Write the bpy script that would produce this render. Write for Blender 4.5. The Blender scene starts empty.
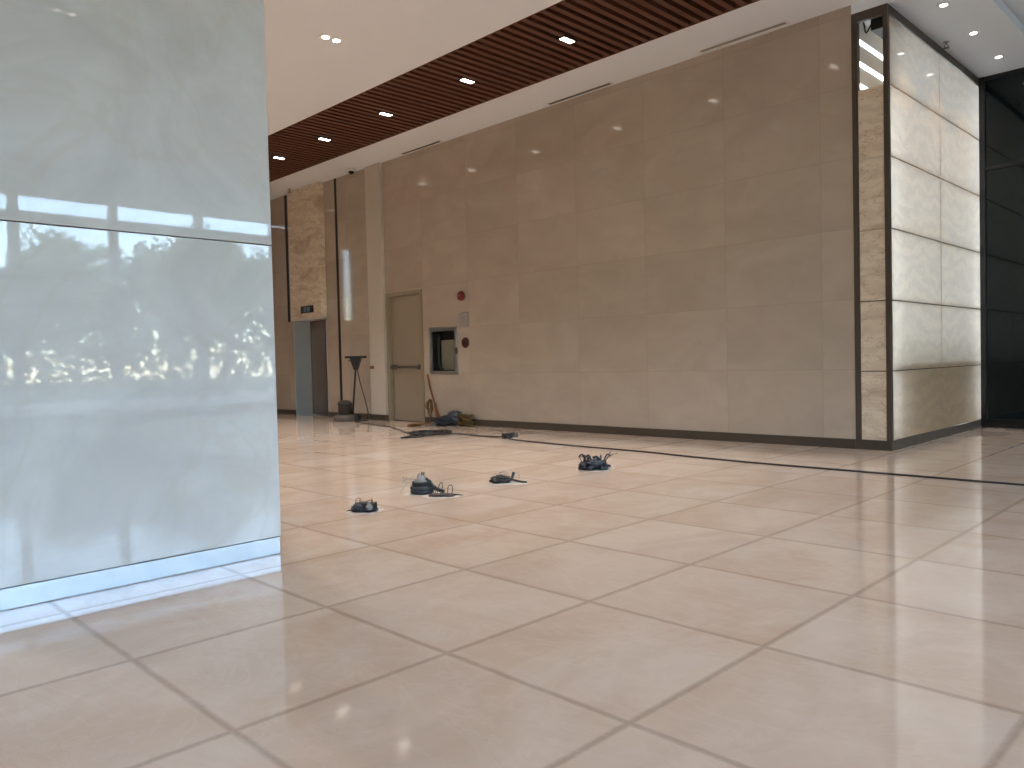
import bpy, bmesh, math, random
from mathutils import Vector, Matrix, noise
random.seed(7)
LAMP_W = 185.0
SC = bpy.context.scene
COL = SC.collection
PI = math.pi
# ------------------------------------------------------------------ helpers
def s2l(c):
    c /= 255.0
    return c / 12.92 if c <= 0.04045 else ((c + 0.055) / 1.055) ** 2.4
def rgb(r, g, b):
    return (s2l(r), s2l(g), s2l(b), 1.0)

class NT:
    """tiny node-tree helper"""
    def __init__(self, name):
        self.m = bpy.data.materials.new(name)
        self.m.use_nodes = True
        self.t = self.m.node_tree
        self.t.nodes.clear()
        self.out = self.n('ShaderNodeOutputMaterial')
    def n(self, typ, **kw):
        nd = self.t.nodes.new(typ)
        for k, v in kw.items():
            if k[:2] == 'i_':
                nd.inputs[k[2:].replace('_', ' ')].default_value = v
            else:
                setattr(nd, k, v)
        return nd
    def l(self, a, b):
        self.t.links.new(a, b)
    def val(self, sock, v):
        if hasattr(v, 'is_output'):
            self.l(v, sock)
        else:
            sock.default_value = v
    def math(self, op, a, b=0.0, c=None, clamp=False):
        nd = self.n('ShaderNodeMath', operation=op, use_clamp=clamp)
        self.val(nd.inputs[0], a); self.val(nd.inputs[1], b)
        if c is not None: self.val(nd.inputs[2], c)
        return nd.outputs[0]
    def mix(self, f, a, b, mode='MIX'):
        nd = self.n('ShaderNodeMix', data_type='RGBA', blend_type=mode)
        self.val(nd.inputs[0], f); self.val(nd.inputs[6], a); self.val(nd.inputs[7], b)
        return nd.outputs[2]
    def ramp(self, f, lo, hi, a=0.0, b=1.0):
        nd = self.n('ShaderNodeMapRange', interpolation_type='SMOOTHSTEP')
        self.val(nd.inputs[0], f)
        nd.inputs[1].default_value = lo; nd.inputs[2].default_value = hi
        nd.inputs[3].default_value = a; nd.inputs[4].default_value = b
        return nd.outputs[0]
    def coord(self):
        return self.n('ShaderNodeTexCoord').outputs['Object']
    def sep(self, v):
        nd = self.n('ShaderNodeSeparateXYZ'); self.l(v, nd.inputs[0]); return nd.outputs
    def comb(self, x, y, z):
        nd = self.n('ShaderNodeCombineXYZ')
        for i, v in enumerate((x, y, z)): self.val(nd.inputs[i], v)
        return nd.outputs[0]
    def vmul(self, v, s):
        nd = self.n('ShaderNodeVectorMath', operation='MULTIPLY'); self.l(v, nd.inputs[0]); nd.inputs[1].default_value = s
        return nd.outputs[0]
    def noise(self, v, scale, detail=3.0, rough=0.55, dist=0.0):
        nd = self.n('ShaderNodeTexNoise'); self.l(v, nd.inputs['Vector'])
        nd.inputs['Scale'].default_value = scale; nd.inputs['Detail'].default_value = detail
        nd.inputs['Roughness'].default_value = rough; nd.inputs['Distortion'].default_value = dist
        return nd.outputs['Fac']
    def white(self, v):
        nd = self.n('ShaderNodeTexWhiteNoise'); self.l(v, nd.inputs['Vector']); return nd.outputs['Value']
    def bsdf(self, color, rough=0.5, metal=0.0, spec=0.5, ior=1.5):
        b = self.n('ShaderNodeBsdfPrincipled')
        self.val(b.inputs['Base Color'], color); self.val(b.inputs['Roughness'], rough)
        self.val(b.inputs['Metallic'], metal)
        b.inputs['Specular IOR Level'].default_value = spec
        b.inputs['IOR'].default_value = ior
        return b
    def fin(self, sh):
        self.l(sh, self.out.inputs['Surface']); return self.m

def simple(name, c, rough=0.5, metal=0.0, spec=0.5, var=0.08, scale=6.0):
    t = NT(name)
    n = t.noise(t.coord(), scale, 4.0)
    dk = tuple(x * (1 - var) for x in c[:3]) + (1,)
    lt = tuple(min(1, x * (1 + var)) for x in c[:3]) + (1,)
    b = t.bsdf(t.mix(n, dk, lt), rough, metal, spec)
    return t.fin(b.outputs[0])

def emis(name, c, s):
    t = NT(name)
    e = t.n('ShaderNodeEmission'); e.inputs[0].default_value = c; e.inputs[1].default_value = s
    return t.fin(e.outputs[0])

class MB:
    def __init__(self, org=(0, 0, 0)):
        self.v = []; self.f = []; self.s = []; self.o = Vector(org)
    def add(self, vs, fs, smooth=False):
        b = len(self.v)
        self.v += [Vector(p) - self.o for p in vs]
        self.f += [tuple(i + b for i in q) for q in fs]
        self.s += [smooth] * len(fs)
        return self
    def box(self, x0, x1, y0, y1, z0, z1, skip=()):
        vs = [(x, y, z) for z in (z0, z1) for y in (y0, y1) for x in (x0, x1)]
        fs = {'-z': (0, 2, 3, 1), '+z': (4, 5, 7, 6), '-y': (0, 1, 5, 4), '+y': (2, 6, 7, 3), '-x': (0, 4, 6, 2), '+x': (1, 3, 7, 5)}
        return self.add(vs, [q for k, q in fs.items() if k not in skip])
    def bbox(self, x0, x1, y0, y1, z0, z1, bev=0.004, seg=2):
        bm = bmesh.new()
        bmesh.ops.create_cube(bm, size=1.0)
        for v in bm.verts:
            v.co = Vector(((x0 + x1) / 2 + v.co.x * (x1 - x0), (y0 + y1) / 2 + v.co.y * (y1 - y0), (z0 + z1) / 2 + v.co.z * (z1 - z0)))
        bmesh.ops.bevel(bm, geom=bm.edges[:], offset=bev, segments=seg, profile=0.5, affect='EDGES')
        bm.verts.index_update()
        self.add([v.co.copy() for v in bm.verts], [tuple(v.index for v in f.verts) for f in bm.faces])
        bm.free(); return self
    def obox(self, c, ax, ay, az, hx, hy, hz):
        """oriented box: centre, three axes, half sizes"""
        c = Vector(c); ax, ay, az = Vector(ax).normalized(), Vector(ay).normalized(), Vector(az).normalized()
        vs = [c + ax * hx * sx + ay * hy * sy + az * hz * sz for sz in (-1, 1) for sy in (-1, 1) for sx in (-1, 1)]
        return self.add(vs, [(0, 2, 3, 1), (4, 5, 7, 6), (0, 1, 5, 4), (2, 6, 7, 3), (0, 4, 6, 2), (1, 3, 7, 5)])
    def lathe(self, c, axis, prof, n=24, smooth=True):
        """prof: list of (radius, height) along axis from c"""
        c = Vector(c); a = Vector(axis).normalized()
        u = a.orthogonal().normalized(); w = a.cross(u)
        vs = []; fs = []
        for r, h in prof:
            for k in range(n):
                t = 2 * PI * k / n
                vs.append(c + a * h + (u * math.cos(t) + w * math.sin(t)) * r)
        m = len(prof)
        for i in range(m - 1):
            for k in range(n):
                k2 = (k + 1) % n
                fs.append((i * n + k, i * n + k2, (i + 1) * n + k2, (i + 1) * n + k))
        self.add(vs, fs, smooth)
        b = len(self.v) - len(vs)
        self.f.append(tuple(b + k for k in reversed(range(n)))); self.s.append(False)
        self.f.append(tuple(b + (m - 1) * n + k for k in range(n))); self.s.append(False)
        return self
    def tube(self, pts, r, n=8, smooth=3, taper=None):
        pts = [Vector(p) for p in pts]
        if smooth and len(pts) > 2:
            q = []
            for i in range(len(pts) - 1):
                p0 = pts[max(i - 1, 0)]; p1 = pts[i]; p2 = pts[i + 1]; p3 = pts[min(i + 2, len(pts) - 1)]
                for k in range(smooth):
                    t = k / smooth
                    q.append(0.5 * ((2 * p1) + (p2 - p0) * t + (2 * p0 - 5 * p1 + 4 * p2 - p3) * t * t + (3 * p1 - p0 - 3 * p2 + p3) * t ** 3))
            q.append(pts[-1]); pts = q
        vs = []; fs = []
        prev = None
        for i, p in enumerate(pts):
            d = (pts[min(i + 1, len(pts) - 1)] - pts[max(i - 1, 0)])
            d = d.normalized() if d.length > 1e-9 else Vector((1, 0, 0))
            u = (prev - d * prev.dot(d)) if prev is not None else d.orthogonal()
            if u.length < 1e-6: u = d.orthogonal()
            u.normalize(); prev = u; w = d.cross(u)
            rr = r if taper is None else r * (1 + (taper - 1) * i / (len(pts) - 1))
            for k in range(n):
                t = 2 * PI * k / n
                vs.append(p + (u * math.cos(t) + w * math.sin(t)) * rr)
        m = len(pts)
        for i in range(m - 1):
            for k in range(n):
                k2 = (k + 1) % n
                fs.append((i * n + k, i * n + k2, (i + 1) * n + k2, (i + 1) * n + k))
        fs.append(tuple(reversed(range(n)))); fs.append(tuple((m - 1) * n + k for k in range(n)))
        return self.add(vs, fs, True)
    def build(self, name, mat, parent=None, loc=None):
        me = bpy.data.meshes.new(name)
        me.from_pydata([tuple(p) for p in self.v], [], self.f)
        me.polygons.foreach_set('use_smooth', self.s)
        me.materials.append(mat); me.update()
        o = bpy.data.objects.new(name, me); COL.objects.link(o)
        if parent is not None: o.parent = parent
        else: o.location = self.o
        return o

def tag(o, label, cat, group=None):
    o['label'] = label; o['category'] = cat
    if group: o['group'] = group
    return o
def empty(name, loc, label=None, cat=None, group=None):
    o = bpy.data.objects.new(name, None); o.empty_display_size = 0.1
    COL.objects.link(o); o.location = loc
    if label: tag(o, label, cat, group)
    return o
def struct(o):
    o['kind'] = 'structure'; return o
def dup(root, loc, label, group=None, cat=None):
    r = root.copy(); COL.objects.link(r); r.location = loc
    r['label'] = label
    if group: r['group'] = group
    for ch in list(root.children):
        c = ch.copy(); COL.objects.link(c); c.parent = r
        for g in list(ch.children):
            d = g.copy(); COL.objects.link(d); d.parent = c
    return r

# ------------------------------------------------------------------ measures
H = 0.975
YW = 8.10          # back wall plane
ZC = 4.477         # white ceiling
ZL = 4.379         # lowered soffit over the onyx column
XC, XN = -2.84, -3.19   # column's right face, and its left edge on the back wall
YD = 11.2         # dark glass wall
XG = 9.9           # glazed front
XL = -18.0         # far left wall
YF = -8.0          # wall behind the camera

# ------------------------------------------------------------------ materials
def make_floor_mat():
    t = NT('polished_beige_floor_tiles')
    co = t.coord(); s = t.sep(co)
    wob = t.noise(co, 7.0, 3.0)
    u = t.math('DIVIDE', t.math('ADD', s[0], 2.02), 0.756)
    v = t.math('DIVIDE', t.math('SUBTRACT', s[1], 0.918), 0.748)
    def edge(a, size):
        fr = t.math('FRACT', a)
        d = t.math('MINIMUM', fr, t.math('SUBTRACT', 1.0, fr))
        return t.math('MULTIPLY', d, size)
    d = t.math('MINIMUM', edge(u, 0.756), edge(v, 0.748))
    d2 = t.math('ADD', d, t.math('MULTIPLY', t.math('SUBTRACT', wob, 0.5), 0.006))
    grout = t.ramp(d2, 0.002, 0.02, 1.0, 0.0)
    idx = t.comb(t.math('FLOOR', u), t.math('FLOOR', v), 0.0)
    tone = t.white(idx)
    off = t.n('ShaderNodeTexWhiteNoise'); t.l(idx, off.inputs['Vector'])
    co2 = t.n('ShaderNodeVectorMath', operation='ADD')
    t.l(co, co2.inputs[0]); t.l(t.vmul(off.outputs['Color'], (9, 9, 9)), co2.inputs[1])
    cloud = t.noise(t.vmul(co2.outputs[0], (1.5, 1.0, 1.0)), 1.3, 5.0, 0.6, 0.8)
    fine = t.noise(co2.outputs[0], 14.0, 4.0, 0.6)
    haze = t.noise(co, 0.9, 4.0, 0.6, 0.4)
    c = t.mix(t.ramp(cloud, 0.3, 0.72), rgb(210, 182, 158), rgb(230, 208, 187))
    c = t.mix(t.math('MULTIPLY', fine, 0.35), c, rgb(204, 178, 158))
    c = t.mix(t.math('MULTIPLY', t.ramp(haze, 0.5, 0.75), 0.35), c, rgb(230, 218, 206))
    c = t.mix(t.math('MULTIPLY', tone, 0.16), c, rgb(194, 168, 148))
    c = t.mix(t.math('MULTIPLY', grout, 0.46), c, rgb(146, 120, 98))
    vein = t.noise(t.vmul(co2.outputs[0], (1.4, 3.2, 1.0)), 1.3, 6.0, 0.65, 1.6)
    vl = t.ramp(t.math('ABSOLUTE', t.math('SUBTRACT', vein, 0.5)), 0.0, 0.05, 1.0, 0.0)
    c = t.mix(t.math('MULTIPLY', vl, 0.1), c, rgb(238, 226, 214))
    r = t.math('ADD', t.math('MULTIPLY', t.ramp(haze, 0.35, 0.75), 0.06), 0.035)
    b = t.bsdf(c, r, 0.0, 0.5)
    bp = t.n('ShaderNodeBump'); bp.inputs['Strength'].default_value = 0.03; bp.inputs['Distance'].default_value = 0.02
    t.l(t.noise(co, 1.3, 2.0), bp.inputs['Height']); t.l(bp.outputs[0], b.inputs['Normal'])
    return t.fin(b.outputs[0])

def make_wall_mat():
    t = NT('beige_marble_wall_slabs')
    co = t.coord(); s = t.sep(co)
    u = t.math('DIVIDE', t.math('ADD', s[0], 7.965), 1.11)
    v = t.math('DIVIDE', t.math('SUBTRACT', s[2], 0.098), 0.715)
    def edge(a, size):
        fr = t.math('FRACT', a)
        return t.math('MULTIPLY', t.math('MINIMUM', fr, t.math('SUBTRACT', 1.0, fr)), size)
    d = t.math('MINIMUM', edge(u, 1.11), edge(v, 0.715))
    joint = t.ramp(d, 0.0015, 0.006, 1.0, 0.0)
    idx = t.comb(t.math('FLOOR', u), 0.0, t.math('FLOOR', v))
    wn = t.n('ShaderNodeTexWhiteNoise'); t.l(idx, wn.inputs['Vector'])
    ad = t.n('ShaderNodeVectorMath', operation='ADD'); t.l(co, ad.inputs[0]); t.l(t.vmul(wn.outputs['Color'], (7, 7, 7)), ad.inputs[1])
    cl = t.noise(t.vmul(ad.outputs[0], (1.0, 1.0, 1.8)), 1.1, 5.0, 0.6, 0.8)
    sp = t.noise(ad.outputs[0], 3.3, 5.0, 0.65, 0.3)
    c = t.mix(t.ramp(cl, 0.25, 0.75), rgb(172, 157, 142), rgb(183, 168, 153))
    c = t.mix(t.math('MULTIPLY', t.ramp(sp, 0.58, 0.78), 0.18), c, rgb(142, 127, 112))
    c = t.mix(t.math('MULTIPLY', wn.outputs['Value'], 0.2), c, rgb(141, 127, 112))
    c = t.mix(t.math('MULTIPLY', joint, 0.2), c, rgb(120, 100, 82))
    b = t.bsdf(c, t.math('ADD', 0.045, t.math('MULTIPLY', sp, 0.04)), 0.0, 0.38)
    return t.fin(b.outputs[0])

def make_pillar_mat():
    t = NT('white_polished_marble')
    co = t.coord()
    v = t.noise(t.vmul(co, (1, 1, 1.5)), 1.2, 6.0, 0.6, 1.2)
    line = t.math('ABSOLUTE', t.math('SUBTRACT', t.noise(co, 1.0, 4.0, 0.5, 1.5), 0.5))
    c = t.mix(t.ramp(v, 0.3, 0.7), rgb(184, 179, 176), rgb(199, 195, 192))
    c = t.mix(t.ramp(line, 0.0, 0.03, 0.25, 0.0), c, rgb(184, 174, 160))
    b = t.bsdf(c, 0.02, 0.0, 0.34)
    return t.fin(b.outputs[0])

def make_onyx(name, trans, seam=None):
    """wavy banded onyx; book-matched about the seam for the backlit face"""
    t = NT(name)
    co = t.coord(); s = t.sep(co)
    y = s[1]
    x = s[0]
    if seam is not None:
        y = t.math('ABSOLUTE', t.math('SUBTRACT', y, seam))
    row = t.math('FLOOR', t.math('DIVIDE', t.math('SUBTRACT', s[2], 0.098), 0.70))
    p = t.comb(t.math('ADD', x, t.math('MULTIPLY', row, 2.3)), t.math('ADD', y, t.math('MULTIPLY', row, 3.7)), s[2])
    warp = t.noise(p, 1.5, 4.0, 0.55)
    w2 = t.noise(t.vmul(p, (2.2, 2.2, 5.0)), 2.0, 5.0, 0.6)
    ph = t.math('ADD', t.math('MULTIPLY', s[2], 34.0), t.math('ADD', t.math('MULTIPLY', warp, 26.0), t.math('MULTIPLY', w2, 7.0)))
    band = t.math('ADD', t.math('MULTIPLY', t.math('SINE', ph), 0.5), 0.5)
    big = t.noise(t.vmul(p, (1.0, 1.0, 2.5)), 1.1, 4.0, 0.6, 0.6)
    c = t.mix(t.math('MULTIPLY', t.ramp(band, 0.1, 1.0), 0.6), rgb(222, 206, 184) if seam is None else rgb(196, 160, 116), rgb(204, 184, 160) if seam is None else rgb(172, 134, 90))
    c = t.mix(t.math('MULTIPLY', t.ramp(big, 0.52, 0.72), 0.5), c, rgb(156, 128, 100))
    c = t.mix(t.ramp(t.math('ABSOLUTE', t.math('SUBTRACT', w2, 0.5)), 0.0, 0.02, 0.4, 0.0), c, rgb(140, 110, 84))
    if not trans:
        return t.fin(t.bsdf(c, 0.12, 0.0, 0.5).outputs[0])
    b = t.bsdf(c, 0.06, 0.0, 0.5)
    tr = t.n('ShaderNodeBsdfTranslucent')
    t.l(t.mix(0.58, c, rgb(244, 249, 253)), tr.inputs[0])
    mx = t.n('ShaderNodeMixShader'); mx.inputs[0].default_value = trans
    t.l(b.outputs[0], mx.inputs[1]); t.l(tr.outputs[0], mx.inputs[2])
    return t.fin(mx.outputs[0])

def make_wood():
    t = NT('dark_red_wood')
    co = t.coord()
    g = t.noise(t.vmul(co, (14, 1.2, 14)), 2.0, 5.0, 0.6, 0.5)
    c = t.mix(g, rgb(78, 46, 34), rgb(116, 76, 58))
    return t.fin(t.bsdf(c, 0.5, 0.0, 0.3).outputs[0])

def make_steel(name, c, rough, streak=(2, 2, 60), var=0.06):
    t = NT(name)
    n = t.noise(t.vmul(t.coord(), streak), 3.0, 3.0)
    dk = tuple(q * (1 - var) for q in c[:3]) + (1,)
    b = t.bsdf(t.mix(n, dk, c), t.math('ADD', rough, t.math('MULTIPLY', n, 0.04)), 1.0, 0.5)
    return t.fin(b.outputs[0])

def make_glass(name='clear_window_glass', tint=(0.97, 0.985, 0.98, 1)):
    t = NT(name)
    tr = t.n('ShaderNodeBsdfTransparent'); tr.inputs[0].default_value = tint
    gl = t.n('ShaderNodeBsdfGlossy'); gl.inputs['Roughness'].default_value = 0.0
    fr = t.n('ShaderNodeFresnel'); fr.inputs[0].default_value = 1.35
    mx = t.n('ShaderNodeMixShader')
    t.l(fr.outputs[0], mx.inputs[0]); t.l(tr.outputs[0], mx.inputs[1]); t.l(gl.outputs[0], mx.inputs[2])
    return t.fin(mx.outputs[0])

M = dict(
    floor=make_floor_mat(), wall=make_wall_mat(), pillar=make_pillar_mat(),
    onyx_back=make_onyx('onyx_backlit', 0.5, 9.66), onyx=make_onyx('onyx_plain', 0.0),
    wood=make_wood(), glass=make_glass(), tinted=make_glass('tinted_glass', (0.42, 0.42, 0.42, 1)),
    ceiling=simple('white_ceiling_paint', rgb(228, 232, 236), 0.7, 0, 0.3, 0.015, 2.0),
    white=simple('white_enamel', rgb(228, 226, 222), 0.45, 0, 0.4, 0.02),
    pilaster=simple('off_white_plaster', rgb(188, 178, 165), 0.6, 0, 0.3, 0.03),
    bronze=simple('dark_bronze_metal', rgb(74, 64, 54), 0.42, 0.0, 0.5, 0.08, 9),
    joint=simple('dark_joint', rgb(62, 56, 50), 0.6),
    lining=simple('black_recess', rgb(26, 20, 18), 0.7),
    steel=make_steel('brushed_steel', rgb(186, 192, 196), 0.28),
    lift=make_steel('lift_door_steel', rgb(128, 106, 94), 0.5),
    jamb=make_steel('lift_jamb_steel', rgb(226, 236, 240), 0.5),
    plinth=make_steel('plinth_steel', rgb(168, 168, 170), 0.24, (2, 40, 2), 0.02),
    door=simple('grey_beige_door_paint', rgb(148, 134, 116), 0.45, 0, 0.4, 0.03),
    frame=simple('grey_beige_frame_paint', rgb(142, 128, 106), 0.45, 0, 0.4, 0.03),
    bar=simple('dark_grey_bar', rgb(84, 75, 68), 0.4),
    darkglass=simple('dark_green_glass', rgb(15, 24, 24), 0.03, 0, 0.35, 0.25, 0.9),
    blackmetal=simple('black_frame_metal', rgb(17, 18, 17), 0.35),
    red=simple('red_enamel', rgb(104, 18, 18), 0.35),
    darkred=simple('dark_red_plastic', rgb(72, 14, 16), 0.35),
    plate=simple('pale_grey_plastic', rgb(148, 142, 135), 0.5),
    cabinet_back=simple('olive_grey_panel', rgb(122, 118, 102), 0.3),
    rubber=simple('black_rubber', rgb(30, 27, 27), 0.55),
    cable=simple('black_cable', rgb(38, 33, 31), 0.5),
    navy=simple('blue_black_cable', rgb(40, 45, 54), 0.45, 0, 0.5, 0.2, 30),
    greytape=simple('grey_conduit', rgb(120, 120, 122), 0.5, 0, 0.5, 0.25, 40),
    copper=simple('reddish_wire', rgb(136, 92, 78), 0.4, 0.2),
    wirewhite=simple('pale_grey_wire', rgb(170, 160, 152), 0.5),
    wiredark=simple('dark_brown_wire', rgb(70, 56, 52), 0.5),
    cloth=simple('blue_grey_cloth', rgb(44, 47, 51), 0.85, 0, 0.2, 0.25, 14),
    rope=simple('yellow_brown_rope', rgb(92, 70, 38), 0.8, 0, 0.2, 0.25, 40),
    stick=simple('orange_brown_wood', rgb(122, 76, 48), 0.6, 0, 0.3, 0.15, 20),
    stickdark=simple('brown_wood', rgb(116, 78, 54), 0.6, 0, 0.3, 0.15, 20),
    plastic=simple('black_plastic', rgb(22, 18, 17), 0.5),
    motor=simple('brown_grey_motor', rgb(52, 43, 39), 0.45),
    polisher=simple('polisher_skirt_grey', rgb(88, 79, 72), 0.5),
    skirt=simple('grey_skirt', rgb(140, 132, 124), 0.5),
    brass=simple('brass_plate', rgb(150, 112, 48), 0.35, 0.6),
    screed=simple('pale_mortar_patch', rgb(196, 186, 176), 0.8, 0, 0.2, 0.08, 20),
    lamp=emis('lamp_warm', (1.0, 0.9, 0.8, 1), 9.5),
    lampc=emis('lamp_cool', (1.0, 0.97, 0.92, 1), 9.0),
    led=emis('led_cool', (0.86, 0.95, 1.0, 1), 9.0),
    ledpanel=emis('led_panel_cool', (0.78, 0.92, 1.0, 1), 4.6),
    display=simple('lift_display', rgb(28, 26, 26), 0.15),
    digits=emis('display_digits', (0.2, 0.24, 0.26, 1), 0.6),
    pavement=simple('sunlit_pavement', rgb(160, 155, 148), 0.8),
    road=simple('asphalt', rgb(96, 96, 94), 0.85),
    grass=simple('grass', rgb(92, 106, 66), 0.9, 0, 0.2, 0.3, 2),
    bark=simple('pale_bark', rgb(176, 166, 150), 0.8),
    hedge=simple('hedge_leaf', rgb(58, 70, 50), 0.7, 0, 0.2, 0.3, 1.2),
    leaf=simple('tree_leaf', rgb(86, 104, 70), 0.6, 0, 0.3, 0.3, 1.2),
)

# ------------------------------------------------------------------ the setting
struct(MB().box(XL, XG, YF, YD + 0.2, -0.15, 0).build('floor', M['floor']))

def wall_y(mb, y0, y1, x0, x1, z0, z1, holes):
    """wall along x with rectangular holes (x0,x1,z0,z1)"""
    xs = sorted({x0, x1, *[h[0] for h in holes], *[h[1] for h in holes]})
    zs = sorted({z0, z1, *[h[2] for h in holes], *[h[3] for h in holes]})
    for a, b in zip(xs, xs[1:]):
        for c, d in zip(zs, zs[1:]):
            mx, mz = (a + b) / 2, (c + d) / 2
            if any(h[0] < mx < h[1] and h[2] < mz < h[3] for h in holes): continue
            mb.box(a, b, y0, y1, c, d)
    return mb
LIFT = (-14.42, -13.17, 0.0, 1.94)
DOOR = (-11.215, -10.21, 0.0, 2.21)
HOSE = (-10.0, -9.385, 0.84, 1.515)
struct(wall_y(MB(), YW, YW + 0.5, XL, XN, 0, ZC, [LIFT, DOOR, HOSE]).box(XL, XN, YW + 0.5, YW + 0.6, 0, ZC).build('wall_back', M['wall']))
# wall at far left with two narrow tall lights
mb = MB()
ys = [YF, 4.25, 4.55, 6.05, 6.2, YW]
for i in range(5):
    if i in (1, 3):
        mb.box(XL - 0.2, XL, ys[i], ys[i + 1], 0, 2.2); mb.box(XL - 0.2, XL, ys[i], ys[i + 1], 4.1, ZC)
    else:
        mb.box(XL - 0.2, XL, ys[i], ys[i + 1], 0, ZC)
struct(mb.build('wall_left', M['wall']))
for k, (a, b) in enumerate(((4.25, 4.55), (6.05, 6.2))):
    w = struct(empty('window_%d' % (3 + k), (XL - 0.1, (a + b) / 2, 2.2)))
    w0 = (XL - 0.1, (a + b) / 2, 2.2)
    fm = MB(w0)
    for q in (a, b - 0.03): fm.box(XL - 0.13, XL - 0.05, q, q + 0.03, 2.2, 4.1)
    fm.build('window_frame', M['blackmetal'], w)
    MB(w0).box(XL - 0.1, XL - 0.09, a + 0.03, b - 0.03, 2.2, 4.1).build('pane', M['tinted'], w)
struct(MB().box(XL - 0.2, XG, YF - 0.2, YF, 0, ZC).build('wall_front', M['wall']))

# white ceiling with an opening for the slatted strip
WX0, WX1, WY0, WY1 = XL, 3.0, 5.855, 7.307
mb = MB()
mb.box(XL - 0.2, XG + 0.1, YF - 0.2, WY0, ZC, ZC + 0.25)
mb.box(XL - 0.2, XG + 0.1, WY1, YW + 0.0, ZC, ZC + 0.25)
mb.box(WX1, XG + 0.1, WY0, WY1, ZC, ZC + 0.25)
mb.box(XL - 0.2, WX1, WY0, WY1, ZC + 0.2, ZC + 0.25)
mb.box(-2.115, XG + 0.1, YW, YD + 0.2, ZC, ZC + 0.25)
mb.box(XN, -2.115, YW, YD + 0.2, ZL, ZC + 0.25)      # lowered soffit over the onyx column
struct(mb.build('ceiling', M['ceiling']))

# baseboards
mb = MB(); mb.box(DOOR[1], XN - 0.0, YW - 0.015, YW, 0, 0.1)
struct(mb.build('baseboard_back', M['bronze']))
mb = MB(); mb.box(LIFT[1], -11.676, YW - 0.015, YW, 0, 0.1); mb.box(XL, LIFT[0], YW - 0.015, YW, 0, 0.1)
struct(mb.build('baseboard_left', M['bronze']))
# raised black strips painting in the shadow gaps between the wall slabs near the lift
struct(MB().box(-12.755, -12.685, YW - 0.006, YW, 0.1, ZC).build('trim_1', M['lining']))
struct(MB().box(-14.62, -14.53, YW - 0.006, YW, 1.9, ZC).build('trim_2', M['lining']))

# grey door
d0 = ((DOOR[0] + DOOR[1]) / 2, YW, 0)
dr = struct(empty('door_1', d0))
mb = MB(d0)
mb.box(DOOR[0], DOOR[0] + 0.065, YW - 0.02, YW + 0.14, 0, DOOR[3]); mb.box(DOOR[1] - 0.065, DOOR[1], YW - 0.02, YW + 0.14, 0, DOOR[3])
mb.box(DOOR[0] + 0.065, DOOR[1] - 0.065, YW - 0.02, YW + 0.14, DOOR[3] - 0.065, DOOR[3])
mb.build('door_frame', M['frame'], dr)
MB(d0).bbox(DOOR[0] + 0.07, DOOR[1] - 0.07, YW + 0.06, YW + 0.105, 0.01, DOOR[3] - 0.07, 0.003).build('door_leaf', M['door'], dr)
mb = MB(d0)
mb.bbox(DOOR[0] + 0.1, DOOR[1] - 0.1, YW - 0.03, YW + 0.005, 0.905, 0.95, 0.008)
for q in (DOOR[0] + 0.1, DOOR[1] - 0.19): mb.bbox(q, q + 0.09, YW - 0.005, YW + 0.06, 0.885, 0.97, 0.006)
mb.build('panic_bar', M['bar'], dr)
mb = MB(d0); 
for z in (0.25, 1.1, 1.9): mb.lathe((DOOR[1] - 0.068, YW + 0.055, z), (0, 0, 1), [(0.009, 0), (0.009, 0.1)], 10)
mb.build('hinge', M['bar'], dr)

# white pilaster
p0 = (-11.54, 8.04, 0)
pl = empty('pilaster', p0, 'slim white pilaster on the back wall between the floor polisher and the grey door', 'column')
MB(p0).bbox(-11.665, -11.225, 8.035, YW - 0.001, 0.1, ZC - 0.002, 0.006).build('shaft', M['pilaster'], pl)
MB(p0).box(-11.675, -11.22, 8.02, YW - 0.001, 0, 0.1).build('base', M['bronze'], pl)
k0 = (-11.6, 8.035, 0.94)
ks = empty('key_switch', k0, 'small brass switch plate low on the white pilaster', 'switch')
MB(k0).bbox(-11.66, -11.54, 8.023, 8.0345, 0.905, 0.965, 0.003).build('plate', M['brass'], ks)
MB(k0).lathe((-11.575, 8.023, 0.935), (0, -1, 0), [(0.014, 0), (0.014, 0.012), (0.008, 0.014)], 12).build('button', M['bar'], ks)

# ------------------------------------------------------------------ lift
l0 = (-13.8, YW, 0)
lf = empty('elevator', l0, 'elevator with steel doors under a banded onyx header panel', 'elevator')
x0, x1, _, z1 = LIFT
mb = MB(l0); mb.box(x0 - 0.0, x0 + 0.03, YW + 0.0, YW + 0.46, 0, z1); mb.box(x1 - 0.03, x1, YW, YW + 0.46, 0, z1)
mb.box(x0 + 0.03, x1 - 0.03, YW, YW + 0.46, z1 - 0.03, z1)
mb.build('door_surround', M['jamb'], lf)
xm = (x0 + x1) / 2
for a, b in ((x0 + 0.032, xm - 0.003), (xm + 0.003, x1 - 0.032)):
    MB(l0).bbox(a, b, YW + 0.36, YW + 0.4, 0.005, z1 - 0.032, 0.003).build('door_leaf', M['lift'], lf)
MB(l0).box(x0 + 0.03, x1 - 0.03, YW - 0.0, YW + 0.4, 0.0005, 0.004).build('sill', M['steel'], lf)
MB(l0).bbox(-14.27, -13.13, YW - 0.13, YW - 0.001, 1.93, ZC - 0.002, 0.004).build('header_panel', M['onyx'], lf)
MB(l0).bbox(-14.27, -13.10, YW - 0.135, YW - 0.001, 1.885, 1.93, 0.004).build('header_edge', M['pilaster'], lf)
ds = MB(l0).bbox(-13.86, -13.40, YW - 0.15, YW - 0.13, 2.02, 2.16, 0.004).build('floor_display', M['display'], lf)
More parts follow.
